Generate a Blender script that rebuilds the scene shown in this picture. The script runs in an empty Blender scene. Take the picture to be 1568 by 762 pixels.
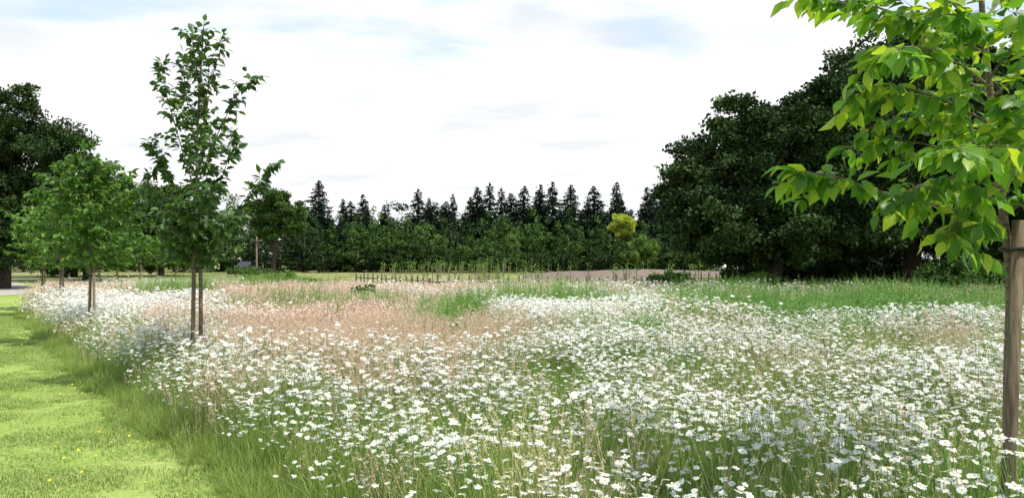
import bpy, math, random
import numpy as np
from mathutils import Vector
rng=np.random.default_rng(11); random.seed(5)
scene=bpy.context.scene
F=1162.0; HZ=402.0; EYE=1.6
def PW(px,py,d): return np.array([(px-784)/F*d,d,EYE+(HZ-py)/F*d])
def gz(y):
    t=np.clip((np.asarray(y,float)-55)/70,0,1); return 0.55*t*t*(3-2*t)
_g=rng.random((256,256))
def vn(x,y,s=1.0,o=0):
    x=np.asarray(x,float)/s+37.3+o; y=np.asarray(y,float)/s+91.7+o*1.7
    xi=np.floor(x).astype(int); yi=np.floor(y).astype(int); fx=x-xi; fy=y-yi
    fx=fx*fx*(3-2*fx); fy=fy*fy*(3-2*fy)
    a=_g[xi%256,yi%256]; b=_g[(xi+1)%256,yi%256]; c=_g[xi%256,(yi+1)%256]; d=_g[(xi+1)%256,(yi+1)%256]
    return (a*(1-fx)+b*fx)*(1-fy)+(c*(1-fx)+d*fx)*fy
def fbm(x,y,s,o=0): return (vn(x,y,s,o)*.5+vn(x,y,s/2.1,o+5)*.3+vn(x,y,s/4.3,o+9)*.2)
EY=[-20,0,3,5.2,9.4,13.5,24,40,60,100,160]; EX=[6,1.4,-0.1,-1.65,-4.75,-8,-15.4,-25.2,-38,-62,-98]
def edge(y): return np.interp(y,EY,EX)+.7*(fbm(np.asarray(y,float),0*np.asarray(y,float),1.7,3)-.5)
def norm(v): return v/np.maximum(np.linalg.norm(v,axis=-1,keepdims=True),1e-9)
class Acc:
    def __init__(s): s.V=[];s.F=[];s.n=0
    def add(s,V,faces,mat=0):
        V=np.asarray(V,float).reshape(-1,3)
        for f in faces:
            f=np.asarray(f,int)
            if len(f): s.F.append((f+s.n,mat))
        s.V.append(V); s.n+=len(V)
    def obj(s,name,mats,link=True,parent=None,smooth=False,coll=None):
        me=bpy.data.meshes.new(name); V=np.concatenate(s.V)
        me.vertices.add(len(V)); me.vertices.foreach_set("co",V.astype(np.float32).ravel())
        loops=[];starts=[];mi=[];p=0
        for f,m in s.F:
            k=f.shape[1]; loops.append(f.ravel()); starts.append(p+np.arange(len(f))*k); p+=f.size; mi.append(np.full(len(f),m))
        L=np.concatenate(loops);S=np.concatenate(starts);M=np.concatenate(mi)
        me.loops.add(len(L)); me.loops.foreach_set("vertex_index",L.astype(np.int32))
        me.polygons.add(len(S)); me.polygons.foreach_set("loop_start",S.astype(np.int32))
        me.update(calc_edges=True)
        me.polygons.foreach_set("material_index",M.astype(np.int32))
        if smooth: me.polygons.foreach_set("use_smooth",np.ones(len(S),bool))
        me.validate()
        for m in mats: me.materials.append(m)
        ob=bpy.data.objects.new(name,me)
        if coll is not None: coll.objects.link(ob)
        elif link: scene.collection.objects.link(ob)
        if parent: ob.parent=parent
        return ob
def catmull(pts,n):
    P=np.asarray(pts,float); P=np.vstack([2*P[0]-P[1],P,2*P[-1]-P[-2]]); out=[]
    m=len(P)-3
    for i in range(n):
        u=i/(n-1)*m; k=min(int(u),m-1); t=u-k; a,b,c,d=P[k:k+4]
        out.append(.5*((2*b)+(-a+c)*t+(2*a-5*b+4*c-d)*t*t+(-a+3*b-3*c+d)*t**3))
    return np.array(out)
def tube(acc,P,R,mat=0,n=6,cap=True):
    P=np.asarray(P,float); R=np.broadcast_to(np.asarray(R,float),(len(P),))
    T=norm(np.gradient(P,axis=0)); ref=np.array([0,1.,0]) if abs(T[0][2])>.7 else np.array([0,0,1.])
    A=norm(np.cross(T,ref)); B=np.cross(T,A); th=np.arange(n)/n*2*np.pi
    V=P[:,None]+R[:,None,None]*(A[:,None]*np.cos(th)[None,:,None]+B[:,None]*np.sin(th)[None,:,None])
    m=len(P); i=np.arange(m-1)[:,None]*n; j=np.arange(n)[None]; j2=(j+1)%n
    fs=[np.stack([i+j,i+j2,i+n+j2,i+n+j],-1).reshape(-1,4)]
    if cap: fs.append(((m-1)*n+np.arange(n))[None])
    acc.add(V.reshape(-1,3),fs,mat)
def box(acc,c,s,mat=0,rz=0):
    c=np.array(c);s=np.array(s)/2
    v=np.array([[x,y,z] for z in(-1,1) for y in(-1,1) for x in(-1,1)])*s
    if rz: v=np.stack([v[:,0]*math.cos(rz)-v[:,1]*math.sin(rz),v[:,0]*math.sin(rz)+v[:,1]*math.cos(rz),v[:,2]],1)
    acc.add(v+c,[[[0,2,3,1],[4,5,7,6],[0,1,5,4],[2,6,7,3],[0,4,6,2],[1,3,7,5]]],mat)
LT=np.array([[0,0,0],[.2,.36,.06],[.2,0,0],[.2,-.36,.06],[.55,.46,.08],[.55,0,-.0],[.55,-.46,.08],[.85,.2,.03],[.85,0,0],[.85,-.2,.03],[1.05,0,0]])
def leaves(acc,P,D,L,W,mat=0,curl=.3,up=None,petiole=0.0):
    N=len(P)
    if N==0:return
    D=norm(D)
    if up is None: up=np.array([0,-.25,1.])+rng.normal(0,.5,(N,3))
    S=norm(np.cross(D,up)); U=np.cross(S,D)
    t=LT[:,0][None]; c=curl*(rng.random((N,1))*1.4)
    al=t*L[:,None]; sd=LT[:,1][None]*W[:,None]; u=(LT[:,2][None]*2*W[:,None]*.9)-c*t*t*L[:,None]
    al=al*(1-.25*c*t)
    V=P[:,None]+D[:,None]*(al+petiole)[...,None]+S[:,None]*sd[...,None]+U[:,None]*u[...,None]
    b=np.arange(N)[:,None]*11
    tr=[[0,1,2],[0,2,3],[7,10,8],[8,10,9]]; q=[[1,4,5,2],[2,5,6,3],[4,7,8,5],[5,8,9,6]]
    acc.add(V.reshape(-1,3),[np.concatenate([b+np.array(x) for x in tr]),np.concatenate([b+np.array(x) for x in q])],mat)
def cards(acc,P,size,mat=0,nrm=None,asp=.6):
    N=len(P); D=norm(rng.normal(0,1,(N,3)))
    up=rng.normal(0,1,(N,3)) if nrm is None else nrm+rng.normal(0,.5,(N,3))
    S=norm(np.cross(D,up)); D=norm(np.cross(up,S))
    s=np.asarray(size)*np.ones(N); s=s[:,None]
    U=norm(np.cross(S,D))
    V=np.stack([P-D*s*.5,P+S*s*asp*.5+U*s*.08,P+D*s*.5,P-S*s*asp*.5+U*s*.08],1)
    acc.add(V.reshape(-1,3),[np.arange(N*4).reshape(-1,4)],mat)
# ---------- materials
def newmat(name):
    m=bpy.data.materials.new(name); m.use_nodes=True; m.node_tree.nodes.clear(); return m,m.node_tree
def N_(nt,t,**k):
    n=nt.nodes.new(t)
    for a,b in k.items(): setattr(n,a,b)
    return n
def ramp(nt,stops,interp='LINEAR'):
    r=N_(nt,'ShaderNodeValToRGB'); e=r.color_ramp.elements; r.color_ramp.interpolation=interp
    while len(e)<len(stops): e.new(.5)
    for i,(p,c) in enumerate(stops): e[i].position=p; e[i].color=(*c,1)
    return r
def foliage_mat(name,cols,trans=.35,tcol=None,rough=.5,zr=None,root=None,spec=.3,clump=None):
    m,nt=newmat(name); L=nt.links
    g=N_(nt,'ShaderNodeNewGeometry'); rnd=g.outputs['Random Per Island']
    if clump:
        tc=N_(nt,'ShaderNodeTexCoord'); nz=N_(nt,'ShaderNodeTexNoise'); nz.inputs['Scale'].default_value=clump; nz.inputs['Detail'].default_value=3; L.new(tc.outputs['Object'],nz.inputs[0])
        mr=N_(nt,'ShaderNodeMapRange'); mr.inputs[1].default_value=.32; mr.inputs[2].default_value=.68; L.new(nz.outputs[0],mr.inputs[0])
        mx=N_(nt,'ShaderNodeMath',operation='ADD'); L.new(rnd,mx.inputs[0]); L.new(mr.outputs[0],mx.inputs[1])
        md=N_(nt,'ShaderNodeMath',operation='MULTIPLY'); L.new(mx.outputs[0],md.inputs[0]); md.inputs[1].default_value=.5; rnd=md.outputs[0]
    n=len(cols); r=ramp(nt,[(.08+.84*i/(max(n-1,1)),c) for i,c in enumerate(cols)]); L.new(rnd,r.inputs[0])
    col=r.outputs[0]
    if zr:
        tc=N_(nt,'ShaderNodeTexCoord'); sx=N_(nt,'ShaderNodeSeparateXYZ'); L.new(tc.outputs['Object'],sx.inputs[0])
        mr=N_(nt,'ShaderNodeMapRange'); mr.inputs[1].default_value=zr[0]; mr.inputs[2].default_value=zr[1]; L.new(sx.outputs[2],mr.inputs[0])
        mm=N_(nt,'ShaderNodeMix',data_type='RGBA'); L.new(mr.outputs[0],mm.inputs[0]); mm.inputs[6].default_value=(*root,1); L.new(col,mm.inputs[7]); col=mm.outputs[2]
    p=N_(nt,'ShaderNodeBsdfPrincipled'); L.new(col,p.inputs['Base Color']); p.inputs['Roughness'].default_value=rough; p.inputs['Specular IOR Level'].default_value=spec
    o=N_(nt,'ShaderNodeOutputMaterial')
    if trans>0:
        t=N_(nt,'ShaderNodeBsdfTranslucent')
        hs=N_(nt,'ShaderNodeMix',data_type='RGBA',blend_type='MULTIPLY'); hs.inputs[0].default_value=1; L.new(col,hs.inputs[6]); hs.inputs[7].default_value=(*(tcol or (1.6,1.6,.7)),1)
        L.new(hs.outputs[2],t.inputs[0]); s=N_(nt,'ShaderNodeMixShader'); s.inputs[0].default_value=trans
        L.new(p.outputs[0],s.inputs[1]); L.new(t.outputs[0],s.inputs[2]); L.new(s.outputs[0],o.inputs[0])
    else: L.new(p.outputs[0],o.inputs[0])
    return m
def noise_mat(name,cols,scale=5,rough=.85,stretch=(1,1,1),bump=.3,detail=8,spec=.2):
    m,nt=newmat(name); L=nt.links
    tc=N_(nt,'ShaderNodeTexCoord'); mp=N_(nt,'ShaderNodeMapping'); mp.inputs['Scale'].default_value=stretch; L.new(tc.outputs['Object'],mp.inputs[0])
    n=N_(nt,'ShaderNodeTexNoise'); n.inputs['Scale'].default_value=scale; n.inputs['Detail'].default_value=detail; n.inputs['Roughness'].default_value=.65; L.new(mp.outputs[0],n.inputs[0])
    k=len(cols); r=ramp(nt,[(.3+.4*i/(k-1),c) for i,c in enumerate(cols)]); L.new(n.outputs[0],r.inputs[0])
    p=N_(nt,'ShaderNodeBsdfPrincipled'); L.new(r.outputs[0],p.inputs['Base Color']); p.inputs['Roughness'].default_value=rough; p.inputs['Specular IOR Level'].default_value=spec
    b=N_(nt,'ShaderNodeBump'); b.inputs['Strength'].default_value=bump; b.inputs['Distance'].default_value=.02; L.new(n.outputs[0],b.inputs['Height']); L.new(b.outputs[0],p.inputs['Normal'])
    o=N_(nt,'ShaderNodeOutputMaterial'); L.new(p.outputs[0],o.inputs[0]); return m
def ground_mat(name,big,small,s1,s2,mixf=.5):
    m,nt=newmat(name); L=nt.links
    tc=N_(nt,'ShaderNodeTexCoord')
    a=N_(nt,'ShaderNodeTexNoise'); a.inputs['Scale'].default_value=s1; a.inputs['Detail'].default_value=6; L.new(tc.outputs['Object'],a.inputs[0])
    b=N_(nt,'ShaderNodeTexNoise'); b.inputs['Scale'].default_value=s2; b.inputs['Detail'].default_value=10; b.inputs['Roughness'].default_value=.75; L.new(tc.outputs['Object'],b.inputs[0])
    ra=ramp(nt,[(.33+.34*i/(len(big)-1),c) for i,c in enumerate(big)]); L.new(a.outputs[0],ra.inputs[0])
    rb=ramp(nt,[(.33+.34*i/(len(small)-1),c) for i,c in enumerate(small)]); L.new(b.outputs[0],rb.inputs[0])
    mx=N_(nt,'ShaderNodeMix',data_type='RGBA'); mx.inputs[0].default_value=mixf; L.new(ra.outputs[0],mx.inputs[6]); L.new(rb.outputs[0],mx.inputs[7])
    p=N_(nt,'ShaderNodeBsdfPrincipled'); L.new(mx.outputs[2],p.inputs['Base Color']); p.inputs['Roughness'].default_value=.95; p.inputs['Specular IOR Level'].default_value=.05
    bp=N_(nt,'ShaderNodeBump'); bp.inputs['Strength'].default_value=.5; bp.inputs['Distance'].default_value=.03; L.new(b.outputs[0],bp.inputs['Height']); L.new(bp.outputs[0],p.inputs['Normal'])
    o=N_(nt,'ShaderNodeOutputMaterial'); L.new(p.outputs[0],o.inputs[0]); return m
M_near=foliage_mat('cherry_leaf',[(.07,.17,.025),(.11,.26,.03),(.18,.35,.04),(.36,.47,.06)],.5,(1.8,1.7,.6),.4)
M_leaf1=foliage_mat('young_leaf_dark',[(.04,.09,.025),(.06,.13,.03),(.1,.18,.045)],.35,(1.6,1.6,.7),.45)
M_leaf2=foliage_mat('young_leaf_mid',[(.05,.12,.02),(.08,.18,.025),(.13,.25,.035)],.38,(1.6,1.6,.6),.45)
M_leaf3=foliage_mat('young_leaf_light',[(.07,.16,.025),(.11,.22,.035),(.17,.29,.05)],.35,(1.5,1.5,.6),.5)
M_big=foliage_mat('oak_leaf',[(.014,.032,.011),(.034,.066,.02),(.08,.125,.034)],0,None,.75,spec=.08,clump=.45)
M_mid=foliage_mat('broadleaf_leaf',[(.03,.07,.02),(.065,.13,.03),(.14,.225,.05)],0,None,.75,spec=.08,clump=.4)
M_lt=foliage_mat('light_leaf',[(.08,.16,.03),(.12,.22,.04),(.17,.28,.06)],.2,(1.4,1.4,.6),.6)
M_con=foliage_mat('conifer_needle',[(.014,.034,.020),(.024,.052,.028),(.042,.078,.038)],0,None,.8,spec=.05,clump=.6)
M_yel=foliage_mat('golden_leaf',[(.32,.4,.05),(.46,.52,.07),(.56,.6,.1)],.2,(1.2,1.3,.5),.6)
M_bark=noise_mat('young_bark',[(.09,.06,.045),(.19,.14,.105),(.3,.24,.19)],14,.8,(1,1,3),.6)
M_obark=noise_mat('old_bark',[(.03,.024,.018),(.07,.055,.042),(.12,.1,.08)],6,.95,(3,3,.6),1)
M_wood=noise_mat('stake_wood',[(.09,.066,.045),(.18,.135,.09),(.3,.235,.17)],14,.85,(3,3,.35),.7)
M_dwood=noise_mat('fence_wood',[(.05,.038,.03),(.10,.075,.055),(.2,.16,.12)],8,.85,(2,2,.5),.4)
M_strap=noise_mat('rubber_tie',[(.02,.02,.02),(.04,.04,.04)],20,.6)
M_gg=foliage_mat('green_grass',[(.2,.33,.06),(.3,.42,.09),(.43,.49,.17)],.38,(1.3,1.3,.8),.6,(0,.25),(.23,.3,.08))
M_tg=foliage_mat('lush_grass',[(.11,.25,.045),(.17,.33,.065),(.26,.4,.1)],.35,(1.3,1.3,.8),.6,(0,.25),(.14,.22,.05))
M_gp=foliage_mat('pink_seed_grass',[(.68,.43,.34),(.8,.57,.46),(.84,.69,.56)],.3,(1.06,1.03,1.0),.8)
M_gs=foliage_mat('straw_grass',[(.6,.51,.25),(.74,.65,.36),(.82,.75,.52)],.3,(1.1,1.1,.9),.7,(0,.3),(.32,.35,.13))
M_weed=foliage_mat('weed_leaf',[(.1,.22,.045),(.15,.3,.075),(.21,.36,.115)],.3,(1.4,1.4,.7),.55)
M_lawnb=foliage_mat('lawn_blade',[(.18,.28,.06),(.27,.38,.09),(.44,.47,.18)],.25,(1.2,1.2,.8),.6)
M_pet=foliage_mat('daisy_petal',[(.89,.885,.86),(.92,.915,.89)],.45,(1,1,1),.6)
M_yc=noise_mat('daisy_disc',[(.55,.36,.02),(.7,.5,.03)],60,.8)
M_stem=foliage_mat('daisy_stem',[(.15,.26,.06),(.25,.36,.11)],0,None,.6)
M_gnd=ground_mat('meadow_soil',[(.14,.19,.05),(.22,.26,.09),(.32,.29,.16)],[(.11,.15,.045),(.22,.25,.09),(.36,.32,.18)],.09,2.2,.5)
M_lawn=ground_mat('lawn_turf',[(.18,.28,.055),(.27,.36,.085),(.38,.42,.14)],[(.14,.22,.04),(.26,.35,.075),(.48,.48,.2)],.6,9,.5)
M_path=ground_mat('gravel_path',[(.36,.32,.27),(.44,.4,.34)],[(.3,.27,.23),(.48,.44,.38)],.5,12)
M_field=ground_mat('far_field',[(.14,.18,.06),(.25,.25,.11),(.4,.34,.19)],[(.13,.17,.06),(.24,.24,.1),(.4,.34,.19)],.12,1.5)
M_soil=ground_mat('bare_soil',[(.16,.12,.095),(.24,.19,.15)],[(.12,.09,.075),(.29,.235,.18)],.3,3)
# ---------- ground
def strip(name,x0f,x1f,ys,nx,mat,dz=0):
    a=Acc(); ys=np.array(ys,float); V=[]
    for y in ys:
        xs=np.linspace(x0f(y),x1f(y),nx); V+= [(x,y,float(gz(y))+dz) for x in xs]
    i=np.arange(len(ys)-1)[:,None]*nx; j=np.arange(nx-1)[None]
    a.add(V,[np.stack([i+j,i+j+1,i+nx+j+1,i+nx+j],-1).reshape(-1,4)]); return a.obj(name,[mat],smooth=True)
YS=[-400,-60]+list(np.arange(-20,160,1.))+[200,400,1000,3000]
strip('ground',lambda y:-3000,lambda y:3000,YS,3,M_gnd)
YL=[y for y in YS if -60<=y<=130]
strip('mown_lawn',lambda y:float(edge(y))-60,lambda y:float(edge(y))+.2,YL,3,M_lawn,.004)
strip('far_field_grass',lambda y:-140 if y>60 else -.62*y+3,lambda y:160,[y for y in YS if 43<=y<=158],3,M_field,.010)
pc=catmull([(-52,18,0),(-38,24.5,0),(-28.5,31,0),(-25.9,37.5,0),(-27.9,43,0),(-31.8,48.5,0),(-42,62,0)],70)
T=norm(np.gradient(pc,axis=0)); Nn=np.stack([-T[:,1],T[:,0],T[:,2]],1)
a=Acc(); Vp=np.stack([pc+Nn*1.2,pc-Nn*1.2],1); Vp[...,2]=gz(Vp[...,1])+.016
i=np.arange(len(pc)-1)*2; a.add(Vp.reshape(-1,3),[np.stack([i,i+1,i+3,i+2],1)]); a.obj('gravel_path',[M_path])
a=Acc(); nx,ny=60,26; xs=np.linspace(1,27,nx); ys=np.linspace(64,88,ny); X,Y=np.meshgrid(xs,ys)
e=np.clip(1-((X-14)/13)**2,0,1)**.5*np.clip(1-((Y-76)/12)**2,0,1)**.7
Z=gz(Y)-.05+e*(.66+.3*fbm(X,Y,3))
a.add(np.stack([X,Y,Z],-1).reshape(-1,3),[np.array([[r*nx+c,r*nx+c+1,(r+1)*nx+c+1,(r+1)*nx+c] for r in range(ny-1) for c in range(nx-1)])]); a.obj('bare_soil_mound',[M_soil],smooth=True)
# ---------- scatter
_ng={}
def scatter_group(coll,real):
    key=(coll.name,real)
    if key in _ng: return _ng[key]
    ng=bpy.data.node_groups.new('scatter_'+coll.name,'GeometryNodeTree')
    ng.interface.new_socket('Geometry',in_out='INPUT',socket_type='NodeSocketGeometry'); ng.interface.new_socket('Geometry',in_out='OUTPUT',socket_type='NodeSocketGeometry')
    n=ng.nodes; L=ng.links; gi=n.new('NodeGroupInput'); go=n.new('NodeGroupOutput'); ip=n.new('GeometryNodeInstanceOnPoints')
    ci=n.new('GeometryNodeCollectionInfo'); ci.inputs['Collection'].default_value=coll; ci.inputs['Separate Children'].default_value=True; ci.inputs['Reset Children'].default_value=True
    def at(nm,t): x=n.new('GeometryNodeInputNamedAttribute'); x.data_type=t; x.inputs['Name'].default_value=nm; return x.outputs[0]
    L.new(gi.outputs[0],ip.inputs['Points']); L.new(ci.outputs[0],ip.inputs['Instance']); ip.inputs['Pick Instance'].default_value=True
    L.new(at('idx','INT'),ip.inputs['Instance Index']); L.new(at('rot','FLOAT_VECTOR'),ip.inputs['Rotation']); L.new(at('scl','FLOAT_VECTOR'),ip.inputs['Scale'])
    out=ip.outputs[0]
    if real: rz=n.new('GeometryNodeRealizeInstances'); L.new(out,rz.inputs[0]); out=rz.outputs[0]
    L.new(out,go.inputs[0]); _ng[key]=ng; return ng
def scatter(name,P,rot,scl,coll,idx=None,parent=None,real=True):
    N=len(P); me=bpy.data.meshes.new(name); me.vertices.add(N); me.vertices.foreach_set('co',np.asarray(P,np.float32).ravel())
    scl=np.asarray(scl,float)
    if scl.ndim==1: scl=np.repeat(scl[:,None],3,1)
    if idx is None: idx=rng.integers(0,len(coll.objects),N)
    me.attributes.new('rot','FLOAT_VECTOR','POINT').data.foreach_set('vector',np.asarray(rot,np.float32).ravel())
    me.attributes.new('scl','FLOAT_VECTOR','POINT').data.foreach_set('vector',scl.astype(np.float32).ravel())
    me.attributes.new('idx','INT','POINT').data.foreach_set('value',np.asarray(idx,np.int32))
    ob=bpy.data.objects.new(name,me); scene.collection.objects.link(ob)
    if parent: ob.parent=parent
    md=ob.modifiers.new('scatter','NODES'); md.node_group=scatter_group(coll,real); return ob
def rotz(N,tilt=.08): r=rng.normal(0,tilt,(N,3)); r[:,2]=rng.random(N)*6.283; return r
# ---------- prototypes
def blades(acc,n,rad,h0,h1,w,mat,lean=.35,seg=4,base=None):
    r=rad*np.sqrt(rng.random(n)); th=rng.random(n)*6.283
    B=np.stack([r*np.cos(th),r*np.sin(th),np.zeros(n)],1) if base is None else base
    H=h0+(h1-h0)*rng.random(n); a=rng.random(n)*6.283; Dh=np.stack([np.cos(a),np.sin(a),0*a],1); ln=lean*rng.random(n)*1.6
    Sd=np.stack([-np.sin(a),np.cos(a),0*a],1); k=seg
    V=[]
    for i in range(k+1):
        t=i/k; c=B+Dh*(H*ln*t**2)[:,None]; c[:,2]+=H*t*(1-.25*ln*t)
        ww=w*(1-t**1.6)+.0004
        V+= [c-Sd*ww/2,c+Sd*ww/2]
    V=np.stack(V,1); m=2*(k+1); b=np.arange(n)[:,None]*m
    acc.add(V.reshape(-1,3),[np.concatenate([b+np.array([2*i,2*i+1,2*i+3,2*i+2]) for i in range(k)])],mat)
def seedstems(acc,n,rad,h0,h1,mat_stem,mat_head,hw=.012,hl=.1,nh=16,stemw=.0016,cs=.011):
    for _ in range(n):
        r=rad*math.sqrt(rng.random()); th=rng.random()*6.283; H=h0+(h1-h0)*rng.random()
        a=rng.random()*6.283; l=.15+.2*rng.random()
        B=np.array([r*math.cos(th),r*math.sin(th),0]); D=np.array([math.cos(a),math.sin(a),0])
        P=np.array([B+D*H*l*t*t+np.array([0,0,H*t]) for t in (0,.5,.85,1)])
        tube(acc,P,[stemw,stemw*.8,stemw*.7,stemw*.5],mat_stem,3,False)
        t=rng.random(nh); q=P[2]+(P[3]-P[1])/np.linalg.norm(P[3]-P[1])*(t*hl)[:,None]+rng.normal(0,1,(nh,3))*(hw*(1.1-t))[:,None]*[1,1,.4]
        cards(acc,q,cs*(.7+.6*rng.random(nh)),mat_head,asp=.35)
def coll(name): return bpy.data.collections.new(name)
C_green=coll('p_green');C_pink=coll('p_pink');C_straw=coll('p_straw');C_weed=coll('p_weed');C_lawn=coll('p_lawn');C_daisy=coll('p_daisy');C_daisyfar=coll('p_daisyfar')
C_gf=coll('p_greenfar');C_pf=coll('p_pinkfar');C_tuft=coll('p_tuft');C_lush=coll('p_lush')
for i in range(5):
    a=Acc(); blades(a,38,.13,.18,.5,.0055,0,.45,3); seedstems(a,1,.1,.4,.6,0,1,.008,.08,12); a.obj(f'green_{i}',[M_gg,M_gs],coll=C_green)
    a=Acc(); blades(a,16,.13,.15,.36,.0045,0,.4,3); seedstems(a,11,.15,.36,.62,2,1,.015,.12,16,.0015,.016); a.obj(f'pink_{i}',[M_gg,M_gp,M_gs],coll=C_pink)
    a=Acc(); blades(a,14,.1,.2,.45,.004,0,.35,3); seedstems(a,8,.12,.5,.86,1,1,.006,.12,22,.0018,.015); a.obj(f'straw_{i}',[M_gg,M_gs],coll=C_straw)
    a=Acc(); blades(a,40,.38,.2,.5,.02,0,.4,2); cards(a,np.stack([rng.normal(0,.2,14),rng.normal(0,.2,14),rng.uniform(.35,.55,14)],1),.04,1,asp=.3); a.obj(f'gfar_{i}',[M_gg,M_gs],coll=C_gf)
    a=Acc(); blades(a,20,.38,.15,.4,.016,0,.4,2); blades(a,12,.38,.4,.55,.007,2,.25,2)
    q=np.stack([rng.normal(0,.22,80),rng.normal(0,.22,80),rng.uniform(.3,.58,80)],1); cards(a,q,.058,1,asp=.4); a.obj(f'pfar_{i}',[M_gg,M_gp,M_gs],coll=C_pf)
    a=Acc(); blades(a,60,.18,.4,.9,.013,0,.5,3); a.obj(f'lush_{i}',[M_tg],coll=C_lush)
    a=Acc()
    for s in range(6):
        b=np.array([rng.normal(0,.1),rng.normal(0,.1),0]); H=.45+.4*rng.random(); top=b+np.array([rng.normal(0,.1),rng.normal(0,.1),H])
        tube(a,[b,(b+top)/2,top],[.004,.003,.002],0,3,False); n=20; t=rng.random(n)**.8; P=b+(top-b)*t[:,None]
        D=rng.normal(0,1,(n,3)); D[:,2]=.5*rng.random(n); Ls=(.14*(1.2-t)*(.7+.6*rng.random(n))); leaves(a,P,D,Ls,Ls*.4,0,.4)
    a.obj(f'weed_{i}',[M_weed],coll=C_weed)
    a=Acc(); n=420; base=np.stack([rng.uniform(-.27,.27,n),rng.uniform(-.27,.27,n),np.zeros(n)],1); blades(a,n,0,.02,.05,.006,0,.9,2,base); a.obj(f'lawn_{i}',[M_lawnb],coll=C_lawn)
    a=Acc(); blades(a,26,.05,.08,.3,.004,0,.8,3); a.obj(f'tuft_{i}',[M_gg],coll=C_tuft)
def daisy(acc,b,H,R,npet,mats,tilt,stem=True,wide=1.0,lean=None):
    a=rng.random()*6.283; l=rng.random()*.25 if lean is None else lean
    D=np.array([math.cos(a),math.sin(a),0]); top=b+D*H*l+np.array([0,0,H])
    if stem: tube(acc,[b,b+D*H*l*.3+np.array([0,0,H*.55]),top],[.0022,.0018,.0015],mats[2],3,False)
    n=norm(np.array([rng.normal(0,tilt)+.1,rng.normal(0,tilt)-.12,1.])); u=norm(np.cross(n,[.3,1,.1])); v=np.cross(n,u)
    th=np.arange(npet)/npet*2*np.pi+rng.normal(0,.07,npet); dr=u*np.cos(th)[:,None]+v*np.sin(th)[:,None]; sd=-u*np.sin(th)[:,None]+v*np.cos(th)[:,None]
    RR=R*(.9+.2*rng.random(npet))[:,None]; w=R*math.pi/npet*.95*wide; dp=rng.normal(-.08,.14,(npet,1))*R
    V=np.stack([top+dr*R*.22-sd*w*.4,top+dr*R*.22+sd*w*.4,top+dr*RR*.8+sd*w+n*dp*.5,top+dr*RR+sd*w*.3+n*dp,top+dr*RR-sd*w*.3+n*dp,top+dr*RR*.8-sd*w+n*dp*.5],1)
    acc.add(V.reshape(-1,3),[np.arange(npet*6).reshape(-1,6)],mats[0])
    k=6; th=np.arange(k)/k*6.283; ring=top+(u*np.cos(th)[:,None]+v*np.sin(th)[:,None])*R*.25+n*.001
    ring2=top+(u*np.cos(th)[:,None]+v*np.sin(th)[:,None])*R*.16+n*R*.12
    j=np.arange(k); acc.add(np.vstack([ring,ring2]),[np.stack([j,(j+1)%k,k+(j+1)%k,k+j],1),(k+j)[None]],mats[1])
for i in range(10):
    a=Acc(); sp=.05+.06*rng.random()
    for s in range(int(rng.integers(3,7))): daisy(a,np.array([rng.normal(0,sp),rng.normal(0,sp),0]),.38+.28*rng.random(),.017+.008*rng.random(),12,(0,1,2),.28)
    a.obj(f'daisy_{i}',[M_pet,M_yc,M_stem],coll=C_daisy)
for i in range(5):
    a=Acc()
    for s in range(11): daisy(a,np.array([rng.normal(0,.2),rng.normal(0,.2),0]),.4+.24*rng.random(),.023+.009*rng.random(),8,(0,1,2),.3,s%3==0,1.1)
    a.obj(f'daisyf_{i}',[M_pet,M_yc,M_stem],coll=C_daisyfar)
# ---------- meadow distribution (u,v are bearing/depression surveyed from the photo)
def uv(x,y,h=.5): return 784+F*x/y, HZ+(EYE-h)*F/y
def el(u,v,cu,cv,ru,rv): return np.exp(-(((u-cu)/ru)**2+((v-cv)/rv)**2))
def sstep(a,b,x): t=np.clip((x-a)/(b-a),0,1); return t*t*(3-2*t)
def pinkm(x,y):
    u,v=uv(x,y); n=fbm(x,y,2.2,3)-.5
    m=el(u,v,520,514,200,46)*1.9+el(u,v,640,562,110,34)*.9+el(u,v,300,450,200,11)*1.2+el(u,v,620,442,420,10)*.9+el(u,v,340,585,60,25)*.7+el(u,v,1480,520,60,14)*.4+el(u,v,1330,690,200,60)*.3+el(u,v,600,690,70,40)*.4+.02
    return np.clip(m+n*1.2,0,1)
def lushm(x,y):
    u,v=uv(x,y); n=fbm(x,y,.9,14)
    m=el(u,v,690,480,50,16)*1.2+el(u,v,420,434,60,7)*1.2+el(u,v,480,466,60,7)*1.2+el(u,v,560,464,40,6)*1.2+el(u,v,850,458,80,7)*1.2+el(u,v,1300,470,260,13)*.8+el(u,v,1320,512,50,10)+el(u,v,1545,535,45,20)*1.2+el(u,v,270,452,50,7)*1.2+el(u,v,1080,462,60,6)+el(u,v,980,500,50,8)*.6+el(u,v,360,640,110,40)*.4+el(u,v,1470,725,90,40)*.5+el(u,v,360,470,30,6)+el(u,v,640,630,30,20)*.6
    return np.clip(m*sstep(.25,.5,n)*1.5,0,1)
def greenm(x,y):
    u,v=uv(x,y); n=fbm(x,y,1.8,8)-.5
    m=el(u,v,1320,474,300,24)*1.3+el(u,v,690,482,60,22)+el(u,v,360,650,160,70)*.5+el(u,v,1480,730,80,50)*.6+el(u,v,1150,440,300,10)*.6
    return np.clip(m+n*.9,0,1)
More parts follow.
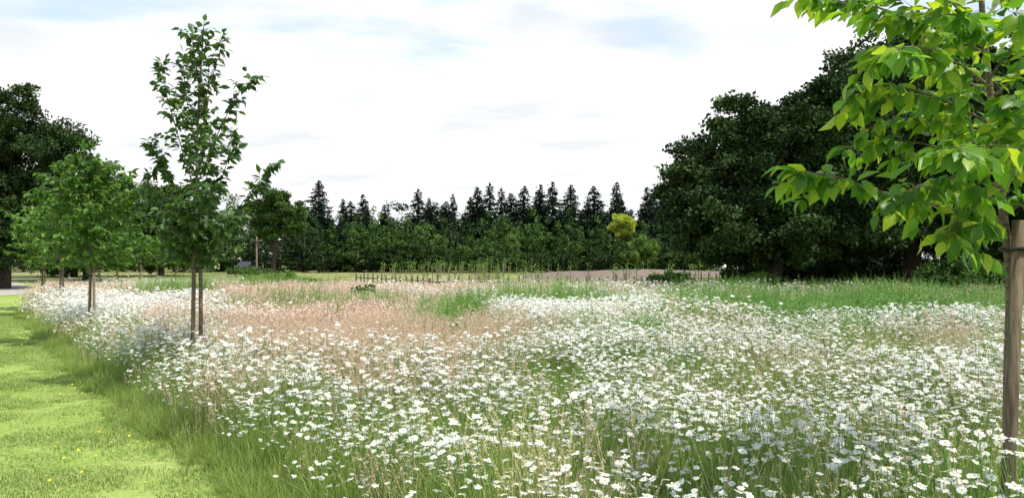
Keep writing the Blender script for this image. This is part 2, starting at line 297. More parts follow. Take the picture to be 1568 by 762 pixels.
def daisym(x,y):
    u,v=uv(x,y); n=fbm(x,y,1.3,20); n2=fbm(x,y,.5,30)
    de=x-edge(y)
    left=sstep(-.15,.35,de)*sstep(6.5,3.2,de)*sstep(448,462,v)
    m=np.maximum.reduce([left*1.15,sstep(560,610,v)*sstep(280,430,u)*sstep(1750,1550,u)*1.0,sstep(472,500,v)*sstep(690,800,u)*sstep(1620,1520,u)*1.1,sstep(455,470,v)*sstep(720,800,u)*sstep(1080,1000,u)*.8,el(u,v,250,436,90,6)*.9,el(u,v,420,595,180,32)*.8,el(u,v,900,447,260,9)*.4])
    m*=1-np.clip(el(u,v,510,514,190,40)*1.7,0,.96)
    m*=1-.4*el(u,v,1530,745,150,60); m*=1-.9*lushm(x,y); m*=1-np.clip(el(u,v,1330,468,260,14)*1.3,0,.95); m*=1-.4*el(u,v,740,750,120,40); m*=1-.45*el(u,v,380,730,140,60)
    m*=sstep(-.2,.3,de)
    return np.clip(m*(.07+sstep(.32,.52,n+.04))*(.15+1.2*sstep(.37,.57,n2)),0,1)
def sample(y0,y1,dens,side=3.0,k=.70):
    ys=rng.uniform(y0,y1,int(dens*2*(k*y1+side)*(y1-y0))); xs=rng.uniform(-(k*y1+side),k*y1+side,len(ys)); ok=np.abs(xs)<k*ys+side
    return xs[ok],ys[ok]
def place(name,cl,bands,fn,hs=1.0,tilt=.08,sc=(.8,1.25),gap=True):
    PX=[];PS=[]
    for (y0,y1,dn,s) in bands:
        x,y=sample(y0,y1,dn,side=2.3); de=x-edge(y); m=fn(x,y); ok=(rng.random(len(x))<m)&(de>rng.normal(.03,.14,len(x)))
        u,v=uv(x,y)
        if gap: ok&=~((y>42)&(u>520)&(u<940))
        x=x[ok];y=y[ok]; de=de[ok]; S=s*(sc[0]+(sc[1]-sc[0])*rng.random(len(x)))
        S=S*(.55+.45*sstep(-.1,.7,de))*(1-.35*sstep(34,42,y))
        S*=.6+.8*fbm(x,y,1.5,50)
        PX.append(np.stack([x,y,gz(y)],1));PS.append(S)
    P=np.vstack(PX);S=np.concatenate(PS); print(name,len(P)); return scatter(name,P,rotz(len(P),tilt),S*hs,cl)
place('meadow_grass',C_green,[(1.6,9,56,1),(9,15,30,1.1)],lambda x,y:np.clip((1-.85*pinkm(x,y))*.9+greenm(x,y),0,1))
place('meadow_grass',C_gf,[(14,24,9,1),(24,47,5.5,1.1)],lambda x,y:np.clip((1-.85*pinkm(x,y))*.75+greenm(x,y),0,1))
place('far_field_tufts',C_gf,[(47,90,1.1,.6)],lambda x,y:sstep(.35,.6,fbm(x,y,5,90)),gap=False)
place('woodland_edge_grass',C_gf,[(38,60,4,1.5)],lambda x,y:sstep(9,13,x)*1.0,gap=False)
place('pink_seeding_grass',C_pink,[(1.6,9,32,.95),(9,15,42,1)],lambda x,y:np.clip(pinkm(x,y)*1.1+.04,0,1)*(1-.8*greenm(x,y)))
place('pink_seeding_grass',C_pf,[(14,24,13,1),(24,47,8,1.05)],lambda x,y:np.clip(pinkm(x,y)*1.1+.08,0,1)*(1-.8*greenm(x,y)))
def strawm(x,y):
    u,v=uv(x,y); return np.clip((el(u,v,760,740,170,60)*1.2+el(u,v,1260,745,130,40)*.8+.06)*sstep(.32,.55,fbm(x,y,.8,70))*1.2,0,1)*sstep(0,.5,x-edge(y))
place('straw_grass',C_straw,[(1.6,9,42,.85),(9,18,5,.9)],strawm)
place('lush_grass_tussocks',C_lush,[(2,12,12,.75),(12,24,9,1.0),(24,46,5,1.3)],lambda x,y:lushm(x,y)*sstep(.2,.8,x-edge(y)))
place('meadow_herbs',C_weed,[(2,12,9,.7),(12,47,5,1.05)],lambda x,y:np.clip(greenm(x,y)-.25,0,1)*1.2*sstep(.3,1.2,x-edge(y)))
place('oxeye_daisies',C_daisy,[(1.8,9,112,1.0),(9,15,95,1)],daisym,1,.08,(.88,1.18))
place('oxeye_daisies',C_daisyfar,[(15,28,46,1.05),(28,47,20,1.15)],daisym,1,.08)
y=rng.uniform(2,26,2400); x=edge(y)+rng.normal(.02,.15,len(y)); scatter('meadow_margin_grass',np.stack([x,y,0*y],1),rotz(len(y),.12),.4+.6*rng.random(len(y)),C_tuft)
x,y=sample(2.5,24,9,side=4,k=.75); ok=x<edge(y)+.1; x=x[ok];y=y[ok]; P=np.stack([x,y,0*x+.003],1); print('lawn',len(P))
S=(.5+.7*rng.random(len(P)))*(.5+1.0*fbm(x,y,1.0,80)); scatter('lawn_grass_blades',P,rotz(len(P),.03),np.stack([0*S+1.05,0*S+1.05,S],1),C_lawn,real=False)
C_by=coll('p_buttercup'); a=Acc()
for s in range(3): daisy(a,np.array([rng.normal(0,.1),rng.normal(0,.1),0]),.05+.05*rng.random(),.011,6,(0,0,1),.3)
M_by=noise_mat('buttercup_petal',[(.7,.55,.02),(.8,.65,.03)],10,.5); a.obj('buttercup',[M_by,M_stem],coll=C_by)
x,y=sample(3,16,1.2); ok=x<edge(y)-.1; x=x[ok];y=y[ok]
scatter('lawn_buttercups',np.stack([x,y,0*x],1),rotz(len(x)),np.ones(len(x)),C_by)
# ---------- young trees
def empty(name,loc):
    e=bpy.data.objects.new(name,None); e.location=loc; scene.collection.objects.link(e); e.empty_display_size=.3; return e
def fin(name,origin,wood,leaf,matl,stake=None):
    o=empty(name,origin); off=-np.array(origin)
    def sh(acc,nm,ms,sm):
        acc.V=[v+off for v in acc.V]; return acc.obj(nm,ms,parent=o,smooth=sm)
    sh(wood,'trunk_and_branches',[M_bark],True); sh(leaf,'leaves',[matl],True)
    if stake: sh(stake,'stake_and_tie',[M_wood,M_strap],False)
    return o
def leafy(wood,leaf,pts,r0,LL,step=.05,twig=.14,tl=.28,start=.2,per=1.5,droop=.6):
    pts=catmull(pts,16); seg=np.linalg.norm(np.diff(pts,axis=0),axis=1); tot=seg.sum()
    tube(wood,pts,np.linspace(r0,r0*.25,len(pts)),0,6)
    def at(t):
        u=t*(len(pts)-1); k=min(int(u),len(pts)-2); return pts[k]+(pts[k+1]-pts[k])*(u-k), norm(pts[k+1]-pts[k])
    def lv(fn,t0,length):
        n=max(2,int(length*(1-t0)/step*per)); P=[];D=[]
        for q in range(n):
            p,d=fn(t0+(1-t0)*rng.random()); P.append(p); r=rng.normal(0,.65,3); r[2]*=.5; D.append(d*.5+r+np.array([0,0,-droop*(.3+rng.random())]))
        p,d=fn(1.0); P.append(p); D.append(d+np.array([0,0,-.5]))
        P=np.array(P);D=np.array(D); L=LL*(.6+.55*rng.random(len(P))); leaves(leaf,P,D,L,L*.6,0,.35,petiole=.015)
    lv(at,start,tot)
    nt=int(tot*(1-start)/twig)
    for q in range(nt):
        t=start+(1-start)*(q+rng.random())/max(nt,1)*.97; p,d=at(t); l=tl*(.5+.8*rng.random())*(1.1-.5*t)
        r=rng.normal(0,1,3); r[2]*=.5; dd=norm(d*.9+r*.8+np.array([0,0,.1])); e=p+dd*l+np.array([0,0,-.12*l]); mid=(p+e)/2+np.array([0,0,.06*l])
        tube(wood,[p,mid,e],[r0*.28,r0*.2,r0*.1],0,4)
        lv(lambda s,p=p,mid=mid,e=e:((p+(mid-p)*2*s if s<.5 else mid+(e-mid)*(2*s-1)),norm(e-p)),.15,l)
d=4.0
w=Acc();lf=Acc();st=Acc()
def Q(px,py,dd=0): return PW(px,py,d+dd)
base=Q(1538,402+EYE*F/d); 
tr=catmull([base,Q(1541,600),Q(1546,430),Q(1534,300),Q(1523,180),Q(1510,40),Q(1502,-120),Q(1500,-300),Q(1505,-420)],40)
tube(w,tr,np.linspace(.026,.008,40),0,10)
for b in [[(1537,335,0),(1450,318,-.1),(1360,296,-.2),(1280,270,-.25),(1225,262,-.3)],
 [(1530,265,0),(1450,228,.2),(1370,215,.3),(1290,225,.35)],
 [(1522,190,0),(1440,150,-.1),(1360,130,-.2),(1295,150,-.3)],
 [(1522,200,0),(1450,190,.1),(1380,180,.2),(1320,200,.2)],
 [(1514,95,0),(1430,40,.1),(1330,5,.1),(1235,-12,0)],
 [(1514,80,0),(1440,50,-.2),(1390,30,-.3),(1340,30,-.3)],
 [(1512,60,0),(1450,-10,-.2),(1380,-60,-.3)],
 [(1516,130,0),(1460,90,-.3),(1400,70,-.5),(1350,85,-.55)],
 [(1535,300,0),(1580,230,.1),(1660,190,.1)],[(1520,150,0),(1600,90,-.1),(1700,60,-.2)],[(1538,330,0),(1590,300,-.2),(1660,310,-.3)],
 [(1540,345,0),(1505,325,-.2),(1468,335,-.3),(1446,365,-.35)],[(1530,255,0),(1500,225,-.5),(1470,230,-.8)],[(1530,250,0),(1490,220,.5),(1450,200,.9)],
 [(1532,285,0),(1480,270,-.3),(1420,280,-.4),(1370,300,-.4)],[(1536,310,0),(1490,295,.3),(1440,300,.4),(1400,320,.4)],
 [(1526,225,0),(1540,180,-.3),(1560,150,-.5)],[(1534,290,0),(1560,250,.3),(1600,230,.4)],
 [(1505,0,0),(1440,-100,.1),(1390,-200,.1)],[(1505,-60,0),(1560,-160,0),(1620,-240,0)],[(1502,-120,0),(1470,-250,.3),(1460,-330,.4)],[(1510,30,0),(1570,-40,.3),(1640,-80,.5)],
 [(1503,-150,0),(1500,-260,-.5),(1480,-330,-.8)],[(1518,120,0),(1560,60,-.3),(1580,20,-.6)],[(1500,-300,0),(1480,-400,.1),(1490,-470,.1)],
 [(1524,210,0),(1480,180,.2),(1430,160,.3)],[(1518,140,0),(1470,120,.3),(1420,110,.4)],[(1512,60,0),(1490,30,-.3),(1460,20,-.5)],[(1530,270,0),(1555,225,-.2),(1575,200,-.3)],[(1539,345,0),(1500,345,-.1),(1470,370,-.15)]]:
    leafy(w,lf,[Q(*p) for p in b],.009,.108,step=.045,twig=.095,tl=.26,start=.18,per=2.25)
top=Q(1549,338); sb=Q(1528,402+EYE*F/d,-.06); sb[2]=-.3; top[1]-=.06
tube(st,[sb,(sb+top)/2,top],[.033,.032,.031],0,12)
tz=Q(1547,382); th=np.linspace(0,2*np.pi,20); ctr=np.array([tz[0]-.004,3.975,tz[2]])
tube(st,[ctr+np.array([.048*math.cos(t),.078*math.sin(t),.006*math.sin(3*t)]) for t in th],.009,1,5)
fin('young_cherry_tree',tuple(base),w,lf,M_near,st)
d=9.5; w=Acc();lf=Acc();st=Acc(); base=Q(309,402+EYE*F/d)
tr=catmull([base,Q(307,400),Q(301,300),Q(301,200),Q(305,110),Q(310,32)],30); tube(w,tr,np.linspace(.030,.006,30),0,8)
br=[[(300,392,0),(262,350,.1),(238,300,.1),(226,265,.1)],[(300,385,0),(340,350,-.1),(375,305,-.1),(402,270,-.1),(422,250,-.1)],[(300,360,0),(270,310,.2),(245,250,.3),(228,218,.3)],
[(300,345,0),(332,290,-.2),(350,235,-.3),(357,195,-.3)],[(300,300,0),(275,220,-.1),(255,150,-.1),(243,95,-.1)],[(300,285,0),(332,205,.1),(362,145,.1),(388,116,.1)],
[(300,225,0),(283,145,.2),(277,80,.2)],[(302,185,0),(325,110,-.1),(340,56,-.1)],[(304,140,0),(296,85,.1),(291,50,.1)],[(300,397,0),(335,375,.2),(362,340,.3)],[(300,397,0),(268,380,-.2),(240,345,-.4)],
[(300,385,0),(290,345,-.5),(280,305,-.7)],[(300,380,0),(315,340,.5),(322,300,.7)],[(300,330,0),(290,270,.4),(285,220,.5)],[(300,320,0),(318,260,-.4),(320,210,-.5)],[(300,390,0),(330,365,-.4),(350,330,-.6)],[(300,390,0),(270,360,.4),(262,320,.6)],
[(302,400,0),(280,390,.2),(250,385,.4)],[(302,400,0),(325,392,-.2),(355,380,-.4)],[(301,375,0),(330,340,.3),(372,330,.4)],[(301,370,0),(275,340,-.3),(245,320,-.5)],[(300,350,0),(310,310,-.6),(330,280,-.9)],
[(301,385,0),(312,355,-.3),(318,320,-.3)],[(301,385,0),(284,350,.2),(270,320,.2)],[(301,260,0),(312,200,.2),(318,150,.2)],[(301,240,0),(290,190,-.2),(270,150,-.2)]]
for b in br: 
    P=[Q(*p) for p in b]; low=b[0][1]>340
    leafy(w,lf,P,.009,.115,step=.045,twig=.1,tl=.24,start=.08 if low else .2,per=2.7 if low else 2.1)
leafy(w,lf,tr[10:],.009,.11,step=.05,twig=.09,tl=.24,start=0.05,per=2.4)
sb=Q(296,402+EYE*F/d,-.08); top=Q(297,395,-.08); tube(st,[sb,top],[.028,.027],0,8); ctr=Q(302,410,-.03); tube(st,[ctr+np.array([.075*math.cos(t),.075*math.sin(t),0]) for t in th],.010,1,5)
fin('young_cherry_tree',tuple(base),w,lf,M_leaf1,st)
def ytree(px,d,toppy,R,matl,LL=.11,nb=26,cb=1.5,per=1.5,tl=.3,twig=.15):
    X=(px-784)/F*d; H=EYE+(HZ-toppy)/F*d; z0=float(gz(d)); w=Acc();lf=Acc();st=Acc(); base=np.array([X,d,z0])
    tr=catmull([base,base+[.02,0,H*.4],base+[-.04,.02,H*.75],base+[0,0,H*.97]],20); tube(w,tr,np.linspace(.034,.008,20),0,7)
    for i in range(nb):
        t=(i+.5)/nb; z=cb+(H-cb)*t*.86; az=i*2.4+rng.random(); pr=math.sin(math.pi*min(1,(t*.8+.22)))**.8*R*(.7+.5*rng.random()); el_=.35+.6*t
        p=base+np.array([0,0,z]); D=np.array([math.cos(az),math.sin(az),0]); q=p+D*pr*.5+np.array([0,0,pr*.5*el_]); e=p+D*pr+np.array([0,0,pr*el_*.8])
        leafy(w,lf,[p,q,e],.012,LL,step=.05,twig=twig,tl=tl,start=.1,per=per)
    leafy(w,lf,tr[9:],.012,LL,step=.05,twig=.15,tl=tl,start=.1,per=per)
    tube(st,[base+[.13,-.05,0],base+[.12,-.05,1.5]],[.027,.027],0,7); c=base+[.06,-.02,1.35]; tube(st,[c+np.array([.1*math.cos(t),.06*math.sin(t),0]) for t in th],.012,1,4)
    return fin('young_cherry_tree',tuple(base),w,lf,matl,st)
ytree(137,15,207,.95,M_leaf2,.13,42,1.4,2.7,.3,.12)
ytree(92,23,268,1.1,M_leaf3,.15,32,1.4,2.0,.34,.17)
ytree(64,26,300,1.25,M_leaf3,.16,28,1.3,2.0,.36,.18)
for px,dd,ty in [(150,36,335),(178,44,350),(214,50,352),(240,57,362),(268,62,366)]:
    ytree(px,dd,ty,1.3,M_leaf2,.24,16,1.3,1.4,.4,.25)
# ---------- big trees
C_cl=coll('p_leafclump_dark');C_clm=coll('p_leafclump_mid');C_cll=coll('p_leafclump_light');C_cly=coll('p_leafclump_yellow')
for C,mt,nm in ((C_cl,M_big,'d'),(C_clm,M_mid,'m'),(C_cll,M_lt,'l'),(C_cly,M_yel,'y')):
    for i in range(4):
        a=Acc(); n=44; v=norm(rng.normal(0,1,(n,3)))*(.5*rng.random((n,1))**.5)*[1,1,.5]; cards(a,v,.15+.08*rng.random(n),0,nrm=np.array([0,0,.8])); a.obj(f'clump_{nm}{i}',[mt],coll=C)
def bigtree(name,x,y,blobs,n,C,tr_r=.35,sub=60,cs=1.0,spread=.17):
    z0=float(gz(y)); w=Acc(); o=empty(name,(x,y,z0)); zt=max(b[2] for b in blobs)
    tube(w,catmull([(0,0,-.1),(.1,0,zt*.35),(-.1,.1,zt*.7),(0,0,zt)],12),np.linspace(tr_r,tr_r*.25,12),0,9)
    for b in blobs:
        s=np.array([0,0,b[2]*.4+.3]); e=np.array(b[:3]); tube(w,catmull([s,(s+e)/2+[0,0,.4],e],8),np.linspace(tr_r*.4,.05,8),0,6)
        for _ in range(6):
            q=e+norm(rng.normal(0,1,3))*np.array(b[3:6])*.9; tube(w,[e*.6+s*.4,(e+q)/2,q],[tr_r*.15,.05,.02],0,4)
    w.obj('trunk_and_limbs',[M_obark],parent=o,smooth=True)
    vol=np.array([b[3]*b[4]*b[5] for b in blobs])**(2/3); vol/=vol.sum(); PP=[]
    for b,f in zip(blobs,vol):
        k=max(8,int(sub*f*1.6)); cc=norm(rng.normal(0,1,(k,3)))*(.6+.48*rng.random((k,1))); m=int(n*f); ii=rng.integers(0,k,m)
        off=norm(rng.normal(0,1,(m,3)))*(rng.random((m,1))**.5)*spread*(.5+.9*rng.random((k,1))[ii])*[1.25,1.25,.7]
        P=(cc[ii]+off)*np.array(b[3:6])+np.array(b[:3])
        core=norm(rng.normal(0,1,(m//4,3)))*rng.random((m//4,1))**.4*.68*np.array(b[3:6])+np.array(b[:3]); PP+= [P,core]
    P=np.vstack(PP); P=P[P[:,2]>.35]; scatter('foliage',P,rotz(len(P),.5),cs*(.65+.6*rng.random(len(P))),C,parent=o); return o
bigtree('oak_tree',12.4,36,[(-1.5,0,6.2,3.4,3.4,2.8),(1.2,0,7.2,3.0,3.2,2.2),(-3.4,-.5,4.4,2.2,2.6,2.1),(-1,-1,3.2,4.2,3.2,1.8),(3,-.5,5,3.2,3.2,3.0),(2.6,0,8.4,2.2,2.2,1.6)],4400,C_cl,.4,200)
bigtree('oak_tree',20.5,39,[(0,0,10.4,4.4,4.0,3.2),(-2.5,-.5,8.2,3.4,3.6,3.0),(3,0,7.5,4.5,4,4),(0,-1,4.7,5.2,4.2,3.0),(-3.5,-1.2,4.0,3.2,3,2.4),(1.5,0,12.3,2.4,2.4,1.6)],5200,C_cl,.5,240)
bigtree('oak_tree',28.5,37,[(0,0,10,5,4.5,4),(-3,-.5,6.5,4.2,4,3.6),(3,0,6.5,4.5,4,4),(-1,-1,3.9,5,4,2.5)],4200,C_cl,.5,190)
bigtree('oak_tree',38,40,[(0,0,9,6,5,5),(0,-1,4,6,4.5,3.4)],1800,C_cl,.5,110,cs=1.3)
bigtree('oak_tree',16,47,[(0,0,5.6,4.5,4,4.2),(5,0,8,5,4,4.5),(0,0,3,5,4,3)],2400,C_cl,.4,120,cs=1.3)
bigtree('oak_tree',-31.5,47,[(0,0,9.2,4.2,4,3.4),(-3,0,7,4,4,4),(2,-.5,5.6,3.2,3,3.2),(-1,-1,3.6,4.6,3.5,2.6)],4000,C_cl,.45,160)
bigtree('oak_tree',-42,50,[(0,0,8,6,5,5),(0,0,4,6,5,3.5)],2000,C_cl,.45,110,cs=1.3)
bigtree('sycamore_tree',-37,66,[(0,0,7.2,4,4,3),(0,-1,4,4.8,4,3)],2000,C_clm,.35,90,cs=1.2)
bigtree('sycamore_tree',-37,80,[(0,0,6.6,4,4,3),(0,-1,3.4,5,4,3)],1800,C_clm,.35,90,cs=1.3)
bigtree('sycamore_tree',-45,78,[(0,0,6.6,5,4,3.5),(0,-1,3.4,5,4,3)],1800,C_clm,.35,90,cs=1.3)
bigtree('lime_tree',-28.3,90,[(0,0,9.0,1.8,2,1.5),(-1.9,0,7.1,1.7,2,1.5),(1.9,0,7.4,1.6,2,1.4),(.4,0,6.6,1.8,2.2,1.3),(-.8,0,5.2,2.0,2,1.1),(2.4,0,5.4,1.3,1.5,.9)],1500,C_clm,.3,90)
bigtree('golden_tree',14.4,99,[(0,0,6.9,1.1,1.1,.8),(.9,0,6.1,.9,.9,.6),(-.9,0,5.9,.8,.8,.5),(.1,0,5.3,1.0,.9,.6)],230,C_cly,.12,26,cs=.85,spread=.24)
bigtree('birch_tree',16,94,[(0,0,3.4,1.8,1.8,1.3),(-.5,0,2.2,1.8,1.8,1.4),(.9,0,2.6,1.2,1.2,1.2)],440,C_cll,.15,40)
def bush(x,y,r,h,C,n): return bigtree('shrub',x,y,[(0,0,h*.5,r,r,h*.5),(r*.4,0,h*.4,r*.7,r*.7,h*.4),(-r*.5,0,h*.35,r*.6,r*.6,h*.35)],n,C,.05,26,cs=.75)
bush(10.8,34,.8,1.2,C_cll,240); bush(8.9,43,1.2,1.1,C_clm,180); bush(-12.4,42,1.3,.9,C_cll,160); bush(-14.5,44,1.5,.7,C_cll,160); bush(20,33,2,1.7,C_clm,380); bush(24,34,2,1.8,C_clm,380); bush(-4.9,25,.3,.75,C_clm,40)
bush(17.5,43,2.2,2.0,C_cl,420); bush(22.5,44,2.4,2.2,C_cl,440); bush(27.5,43,2.4,2.2,C_cl,440); bush(32,42,2.4,2.4,C_cl,440); bush(13.5,42,1.8,1.6,C_cl,300)
# ---------- distant wood
C_far=coll('p_farwood')
def blobtree(nm,mt,blobs,n,size):
    a=Acc(); f=np.array([b[3]*b[5] for b in blobs]);f=f/f.sum()
    for b,q in zip(blobs,f):
        k=max(10,int(60*q)); cc=norm(rng.normal(0,1,(k,3)))*(.6+.45*rng.random((k,1))); m=int(n*q); ii=rng.integers(0,k,m)
        P=(cc[ii]+norm(rng.normal(0,1,(m,3)))*.24*rng.random((m,1))**.5)*np.array(b[3:6])+np.array(b[:3]); cards(a,P,size*(.6+.8*rng.random(m)),0,nrm=np.array([0,0,.8]))
    tube(a,[(0,0,0),(0,0,blobs[0][2])],[.25,.1],1,6); a.obj(nm,[mt,M_obark],coll=C_far)
def conifer(nm,H,R):
    a=Acc(); tube(a,[(0,0,0),(0,0,H)],[.22,.04],1,6); P=[];
    z=1.0
    while z<H-.1:
        rr=R*(1-z/H)**.8*(.75+.5*rng.random())+.12; nb=max(6,int(6+rr*4.5))
        for i in range(nb):
            az=rng.random()*6.283; l=rr*(.7+.5*rng.random()); m=max(5,int(l*15)); t=rng.random(m)**.6
            q=np.stack([np.cos(az)*l*t,np.sin(az)*l*t,z-.35*l*t+.12*l*t*t],1)+rng.normal(0,.08,(m,3)); P.append(q)
        z+=.30+.12*rng.random()
    P=np.vstack(P); cards(a,P,.36*(.7+.6*rng.random(len(P))),0,nrm=np.array([0,0,.9]),asp=.5)
    a.obj(nm,[M_con,M_obark],coll=C_far)
conifer('a_conifer_0',13,3.3);conifer('a_conifer_1',12,2.7);conifer('a_conifer_2',13.5,4.2)
for i,mt in enumerate([M_mid,M_big,M_mid,M_lt]):
    blobtree(f'b_decid_{i}',mt,[(0,0,6,3,3,3),(1.4,.3,4.6,2.6,2.6,2.6),(-1.5,-.3,4.4,2.6,2.6,2.6),(0,-.5,2.4,3.4,3.2,2.4)],3200,.32)
P=[];S=[];I=[]
def addt(px,d,toppy,kind,w=1.0):
    Hn=[13,12,13.5,9,9,9,9][kind]; H=EYE+(HZ-toppy)/F*d-float(gz(d)); P.append(((px-784)/F*d,d,float(gz(d))-.1)); s=H/Hn; S.append((s*w,s*w,s)); I.append(kind)
for px,t in [(490,283),(640,288),(692,287),(735,283),(755,278),(770,280),(797,282),(820,281),(847,286),(876,293),(912,289),(945,273),(995,284),(1015,292),(660,304),(555,303),(525,312),(960,300),(895,300),(716,299),(780,297),(835,293),(680,303),(1005,303)]:
    addt(px+rng.normal(0,4),112+rng.uniform(-3,8),t+rng.normal(0,5),int(rng.integers(0,3)),rng.uniform(.85,1.3))
for px in np.arange(455,1080,16): addt(px+rng.normal(0,5),120+rng.uniform(-3,6),314+rng.normal(0,9),int(rng.choice([0,2,4,4])),1.2)
for px in np.arange(380,1100,24): addt(px+rng.normal(0,7),106+rng.uniform(-3,3),330+rng.normal(0,9),int(rng.choice([3,4,5,1])),1.0)
for px,t,k in [(465,330,4),(520,325,0),(545,322,3),(595,316,3),(625,322,5),(655,335,6),(680,342,3),(760,338,3),(820,333,5),(870,330,3),(905,350,4),(780,350,6),(730,352,4),(610,345,6),(1000,340,4),(1040,345,4)]:
    addt(px,99+rng.uniform(-2,2),t+6,k,.95)
for px in np.arange(395,1110,21): addt(px+rng.normal(0,6),96+rng.uniform(-2,2),374+rng.normal(0,10),int(rng.choice([3,4,4])),1.7)
for px in list(np.arange(-700,380,34))+list(np.arange(1100,2300,34)): addt(px+rng.normal(0,9),110+rng.uniform(-5,9),315+rng.normal(0,12),int(rng.choice([0,3,4,5])),1.2)
for px in np.arange(-300,400,26): addt(px+rng.normal(0,6),100+rng.uniform(-3,3),368+rng.normal(0,7),int(rng.choice([3,4])),1.8)
r=rotz(len(P),.015); scatter('distant_wood',np.array(P),r,np.array(S),C_far,np.array(I),real=False)
# ---------- fence, stakes, saplings
def fence(a,p0,p1,step,h,rail,pw=.09):
    p0=np.array(p0,float);p1=np.array(p1,float);L=np.linalg.norm(p1-p0);n=int(L/step)
    for i in range(n+1):
        p=p0+(p1-p0)*i/n+rng.normal(0,.03,2); hh=h*(.85+.3*rng.random()); z=float(gz(p[1])); box(a,(p[0],p[1],z+hh/2-.05),(pw,pw,hh+.1),0,rng.random())
    for zz in rail:
        tube(a,[(*p0,zz+float(gz(p0[1]))),(*((p0+p1)/2),zz-.01+float(gz((p0[1]+p1[1])/2))),(*p1,zz+float(gz(p1[1])))],.03,0,6)
a=Acc(); fence(a,(-11.5,56),(-5,46.0),.75,.75,(.5,),.08); fence(a,(-5,45.8),(4.6,46.6),.6,.75,(.45,),.08); fence(a,(4.8,46.9),(16,56),.8,.8,(.5,),.08)
a.obj('wooden_post_fence',[M_dwood])
a=Acc()
for xx in (-3.4,-1.2,1.0,3.2):
    box(a,(xx,44.6+xx*.08,.46),(2.1,.4,.09),0,.08)
    for s in(-.8,.8): box(a,(xx+s,44.6+(xx+s)*.08,.2),(.14,.34,.41),0,.08)
a.obj('timber_boardwalk',[M_dwood])
a=Acc(); fence(a,(22,31.5),(32,29),1.6,1.1,(.9,.5)); a.obj('post_and_rail_fence',[M_dwood])
a=Acc()
for i in range(180):
    y=rng.uniform(54,92); u=rng.uniform(575,1120); x=(u-784)/F*y; z=float(gz(y)); 
    if 1<x<27 and 64<y<88: continue
    h=.7+.8*rng.random(); tube(a,[(x,y,z),(x+.02,y,z+h)],.03,0,5)
    m=int(16+16*rng.random()); q=np.array([x+.08,y,z+h*.95])+rng.normal(0,1,(m,3))*[.15,.15,.3]; cards(a,q,.15,1)
a.obj('staked_saplings',[M_wood,M_lt])
a=Acc(); X=(393-784)/F*84; tube(a,[(0,0,-.3),(0,0,4.3)],[.11,.08],0,10); box(a,(0,-.12,3.8),(1.3,.1,.12)); 
for s in(-.5,0,.5): tube(a,[(s,-.12,3.86),(s,-.12,4.02)],[.04,.03],0,6)
o=a.obj('utility_pole',[M_wood]); o.location=(X,84,float(gz(84)))
def car(x,y):
    e=empty('parked_car',(x,y,float(gz(y)))); pr=[(-2,.35),(-2.05,.75),(-1.85,.95),(-1.35,1.0),(-.75,1.42),(.6,1.46),(1.2,1.05),(1.95,.9),(2.1,.7),(2.1,.35)]
    Mp=noise_mat('car_paint',[(.1,.105,.115),(.13,.135,.15)],2,.35,bump=0,spec=.5); Mg=noise_mat('car_glass',[(.02,.02,.025),(.03,.03,.035)],2,.1,bump=0,spec=.7)
    a=Acc(); n=len(pr); V=[]
    for s in(-1,1):
        for (px,pz) in pr: V.append((px,s*(.86 if pz<1.05 else .68),pz))
    j=np.arange(n); a.add(V,[np.stack([j,(j+1)%n,n+(j+1)%n,n+j],1),j[None],(n+j)[None]]); a.obj('body',[Mp],parent=e)
    a=Acc()
    for s in(-1,1):
        yy=lambda z:s*(.875 if z<1.05 else .875-.19*(z-1.02)/.4)
        a.add([(-1.15,yy(1.02),1.02),(.98,yy(1.02),1.02),(.55,yy(1.38),1.38),(-.7,yy(1.36),1.36)],[[[0,1,2,3]]])
    a.add([(1.17,-.66,1.1),(1.17,.66,1.1),(.66,.6,1.45),(.66,-.6,1.45)],[[[0,1,2,3]]]); a.obj('windows',[Mg],parent=e)
    a=Acc()
    for wx in(-1.3,1.3):
        for s in(-1,1): tube(a,[(wx,s*.7,.33),(wx,s*.9,.33)],.33,0,16)
    a.obj('wheels',[M_strap],parent=e); e.rotation_euler=(0,0,1.45)
car((381-784)/F*92,92)
bush((372-784)/F*82,82,1.6,.9,C_clm,160); bush((392-784)/F*80,80,1.4,.8,C_clm,140)
a=Acc(); box(a,(0,0,.6),(.08,.08,1.2),0); box(a,(0,-.06,1.25),(.7,.03,.45),1); M_w=noise_mat('sign_white',[(.75,.75,.75),(.8,.8,.8)],3,.5,bump=0); o=a.obj('information_sign',[M_wood,M_w]); o.location=((1105-784)/F*62,62,float(gz(62)))
# ---------- light & sky
el_s=math.radians(62); az=math.radians(112)
sd=np.array([math.sin(az)*math.cos(el_s),math.cos(az)*math.cos(el_s),math.sin(el_s)])
sl=bpy.data.lights.new('sun','SUN'); sl.energy=5.0; sl.angle=math.radians(1.0); sl.color=(1,.955,.87)
so=bpy.data.objects.new('sun',sl); scene.collection.objects.link(so); so.rotation_euler=Vector(-sd).to_track_quat('-Z','Y').to_euler(); so.location=(20,-10,40)
W=bpy.data.worlds.new('World'); scene.world=W; W.use_nodes=True; nt=W.node_tree; nt.nodes.clear(); L=nt.links
sky=N_(nt,'ShaderNodeTexSky',sky_type='NISHITA'); sky.sun_disc=False; sky.sun_elevation=el_s; sky.sun_rotation=az; sky.air_density=1.0; sky.dust_density=.6
hz=N_(nt,'ShaderNodeMix',data_type='RGBA'); hz.inputs[0].default_value=.8; L.new(sky.outputs[0],hz.inputs[6]); hz.inputs[7].default_value=(4.9,6.2,7.6,1)
tc=N_(nt,'ShaderNodeTexCoord'); sx=N_(nt,'ShaderNodeSeparateXYZ'); L.new(tc.outputs['Generated'],sx.inputs[0])
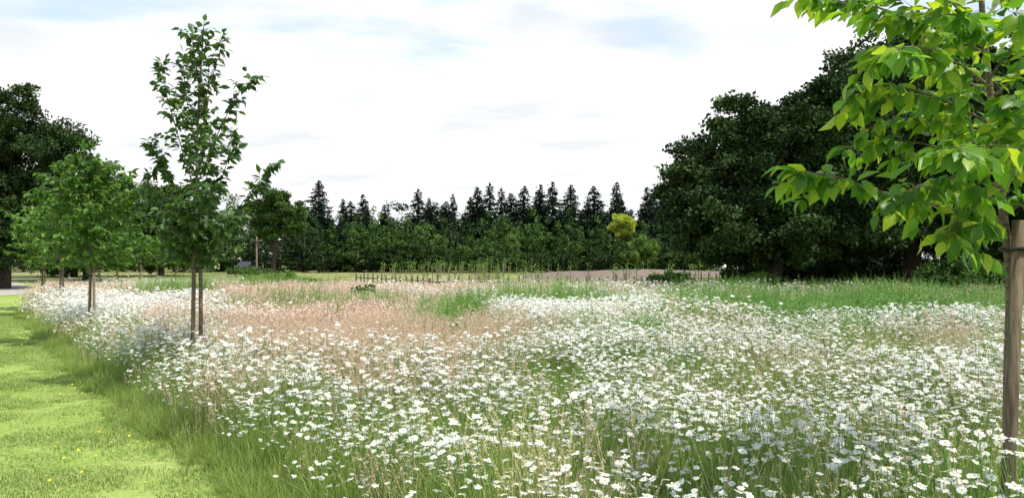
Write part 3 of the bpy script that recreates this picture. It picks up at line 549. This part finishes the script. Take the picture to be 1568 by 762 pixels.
def math_(op,a,b=None,c=None):
    m=N_(nt,'ShaderNodeMath',operation=op)
    for i,v in enumerate((a,b,c)):
        if v is None: continue
        if isinstance(v,(int,float)): m.inputs[i].default_value=v
        else: L.new(v,m.inputs[i])
    return m.outputs[0]
zz=math_('ADD',math_('MAXIMUM',sx.outputs[2],0),.12)
cx=math_('DIVIDE',sx.outputs[0],zz); cy=math_('DIVIDE',sx.outputs[1],zz); cb=N_(nt,'ShaderNodeCombineXYZ'); L.new(cx,cb.inputs[0]); L.new(cy,cb.inputs[1])
mp=N_(nt,'ShaderNodeMapping'); mp.inputs['Scale'].default_value=(.8,1.1,1); mp.inputs['Location'].default_value=(3.1,1.4,0); L.new(cb.outputs[0],mp.inputs[0])
n1=N_(nt,'ShaderNodeTexNoise'); n1.inputs['Scale'].default_value=1.5; n1.inputs['Detail'].default_value=8; n1.inputs['Roughness'].default_value=.55; n1.inputs['Distortion'].default_value=.4; L.new(mp.outputs[0],n1.inputs[0])
cov=math_('ADD',n1.outputs[0],math_('MULTIPLY',math_('SUBTRACT',.325,sx.outputs[2]),2.5))
mr=N_(nt,'ShaderNodeMapRange',interpolation_type='SMOOTHSTEP'); mr.inputs[1].default_value=.42; mr.inputs[2].default_value=.72; mr.inputs[3].default_value=.1; mr.inputs[4].default_value=1.0; L.new(cov,mr.inputs[0])
n2=N_(nt,'ShaderNodeTexNoise'); n2.inputs['Scale'].default_value=2.2; n2.inputs['Detail'].default_value=7; L.new(mp.outputs[0],n2.inputs[0])
cr=ramp(nt,[(.36,(6.1,6.3,6.5)),(.66,(8.8,8.75,8.65))])
L.new(n2.outputs[0],cr.inputs[0])
mx=N_(nt,'ShaderNodeMix',data_type='RGBA'); L.new(mr.outputs[0],mx.inputs[0]); L.new(hz.outputs[2],mx.inputs[6]); L.new(cr.outputs[0],mx.inputs[7])
bg=N_(nt,'ShaderNodeBackground'); bg.inputs[1].default_value=.15; L.new(mx.outputs[2],bg.inputs[0]); wo=N_(nt,'ShaderNodeOutputWorld'); L.new(bg.outputs[0],wo.inputs[0])
scene.view_settings.view_transform='Standard'; scene.view_settings.look='None'; scene.view_settings.exposure=0
cam=bpy.data.cameras.new('camera'); co=bpy.data.objects.new('camera',cam); scene.collection.objects.link(co); co.location=(0,0,EYE); co.rotation_euler=(math.radians(90+1.035),0,0)
cam.sensor_width=36; cam.lens=36*F/1568; cam.clip_start=.05; cam.clip_end=6000; scene.camera=co
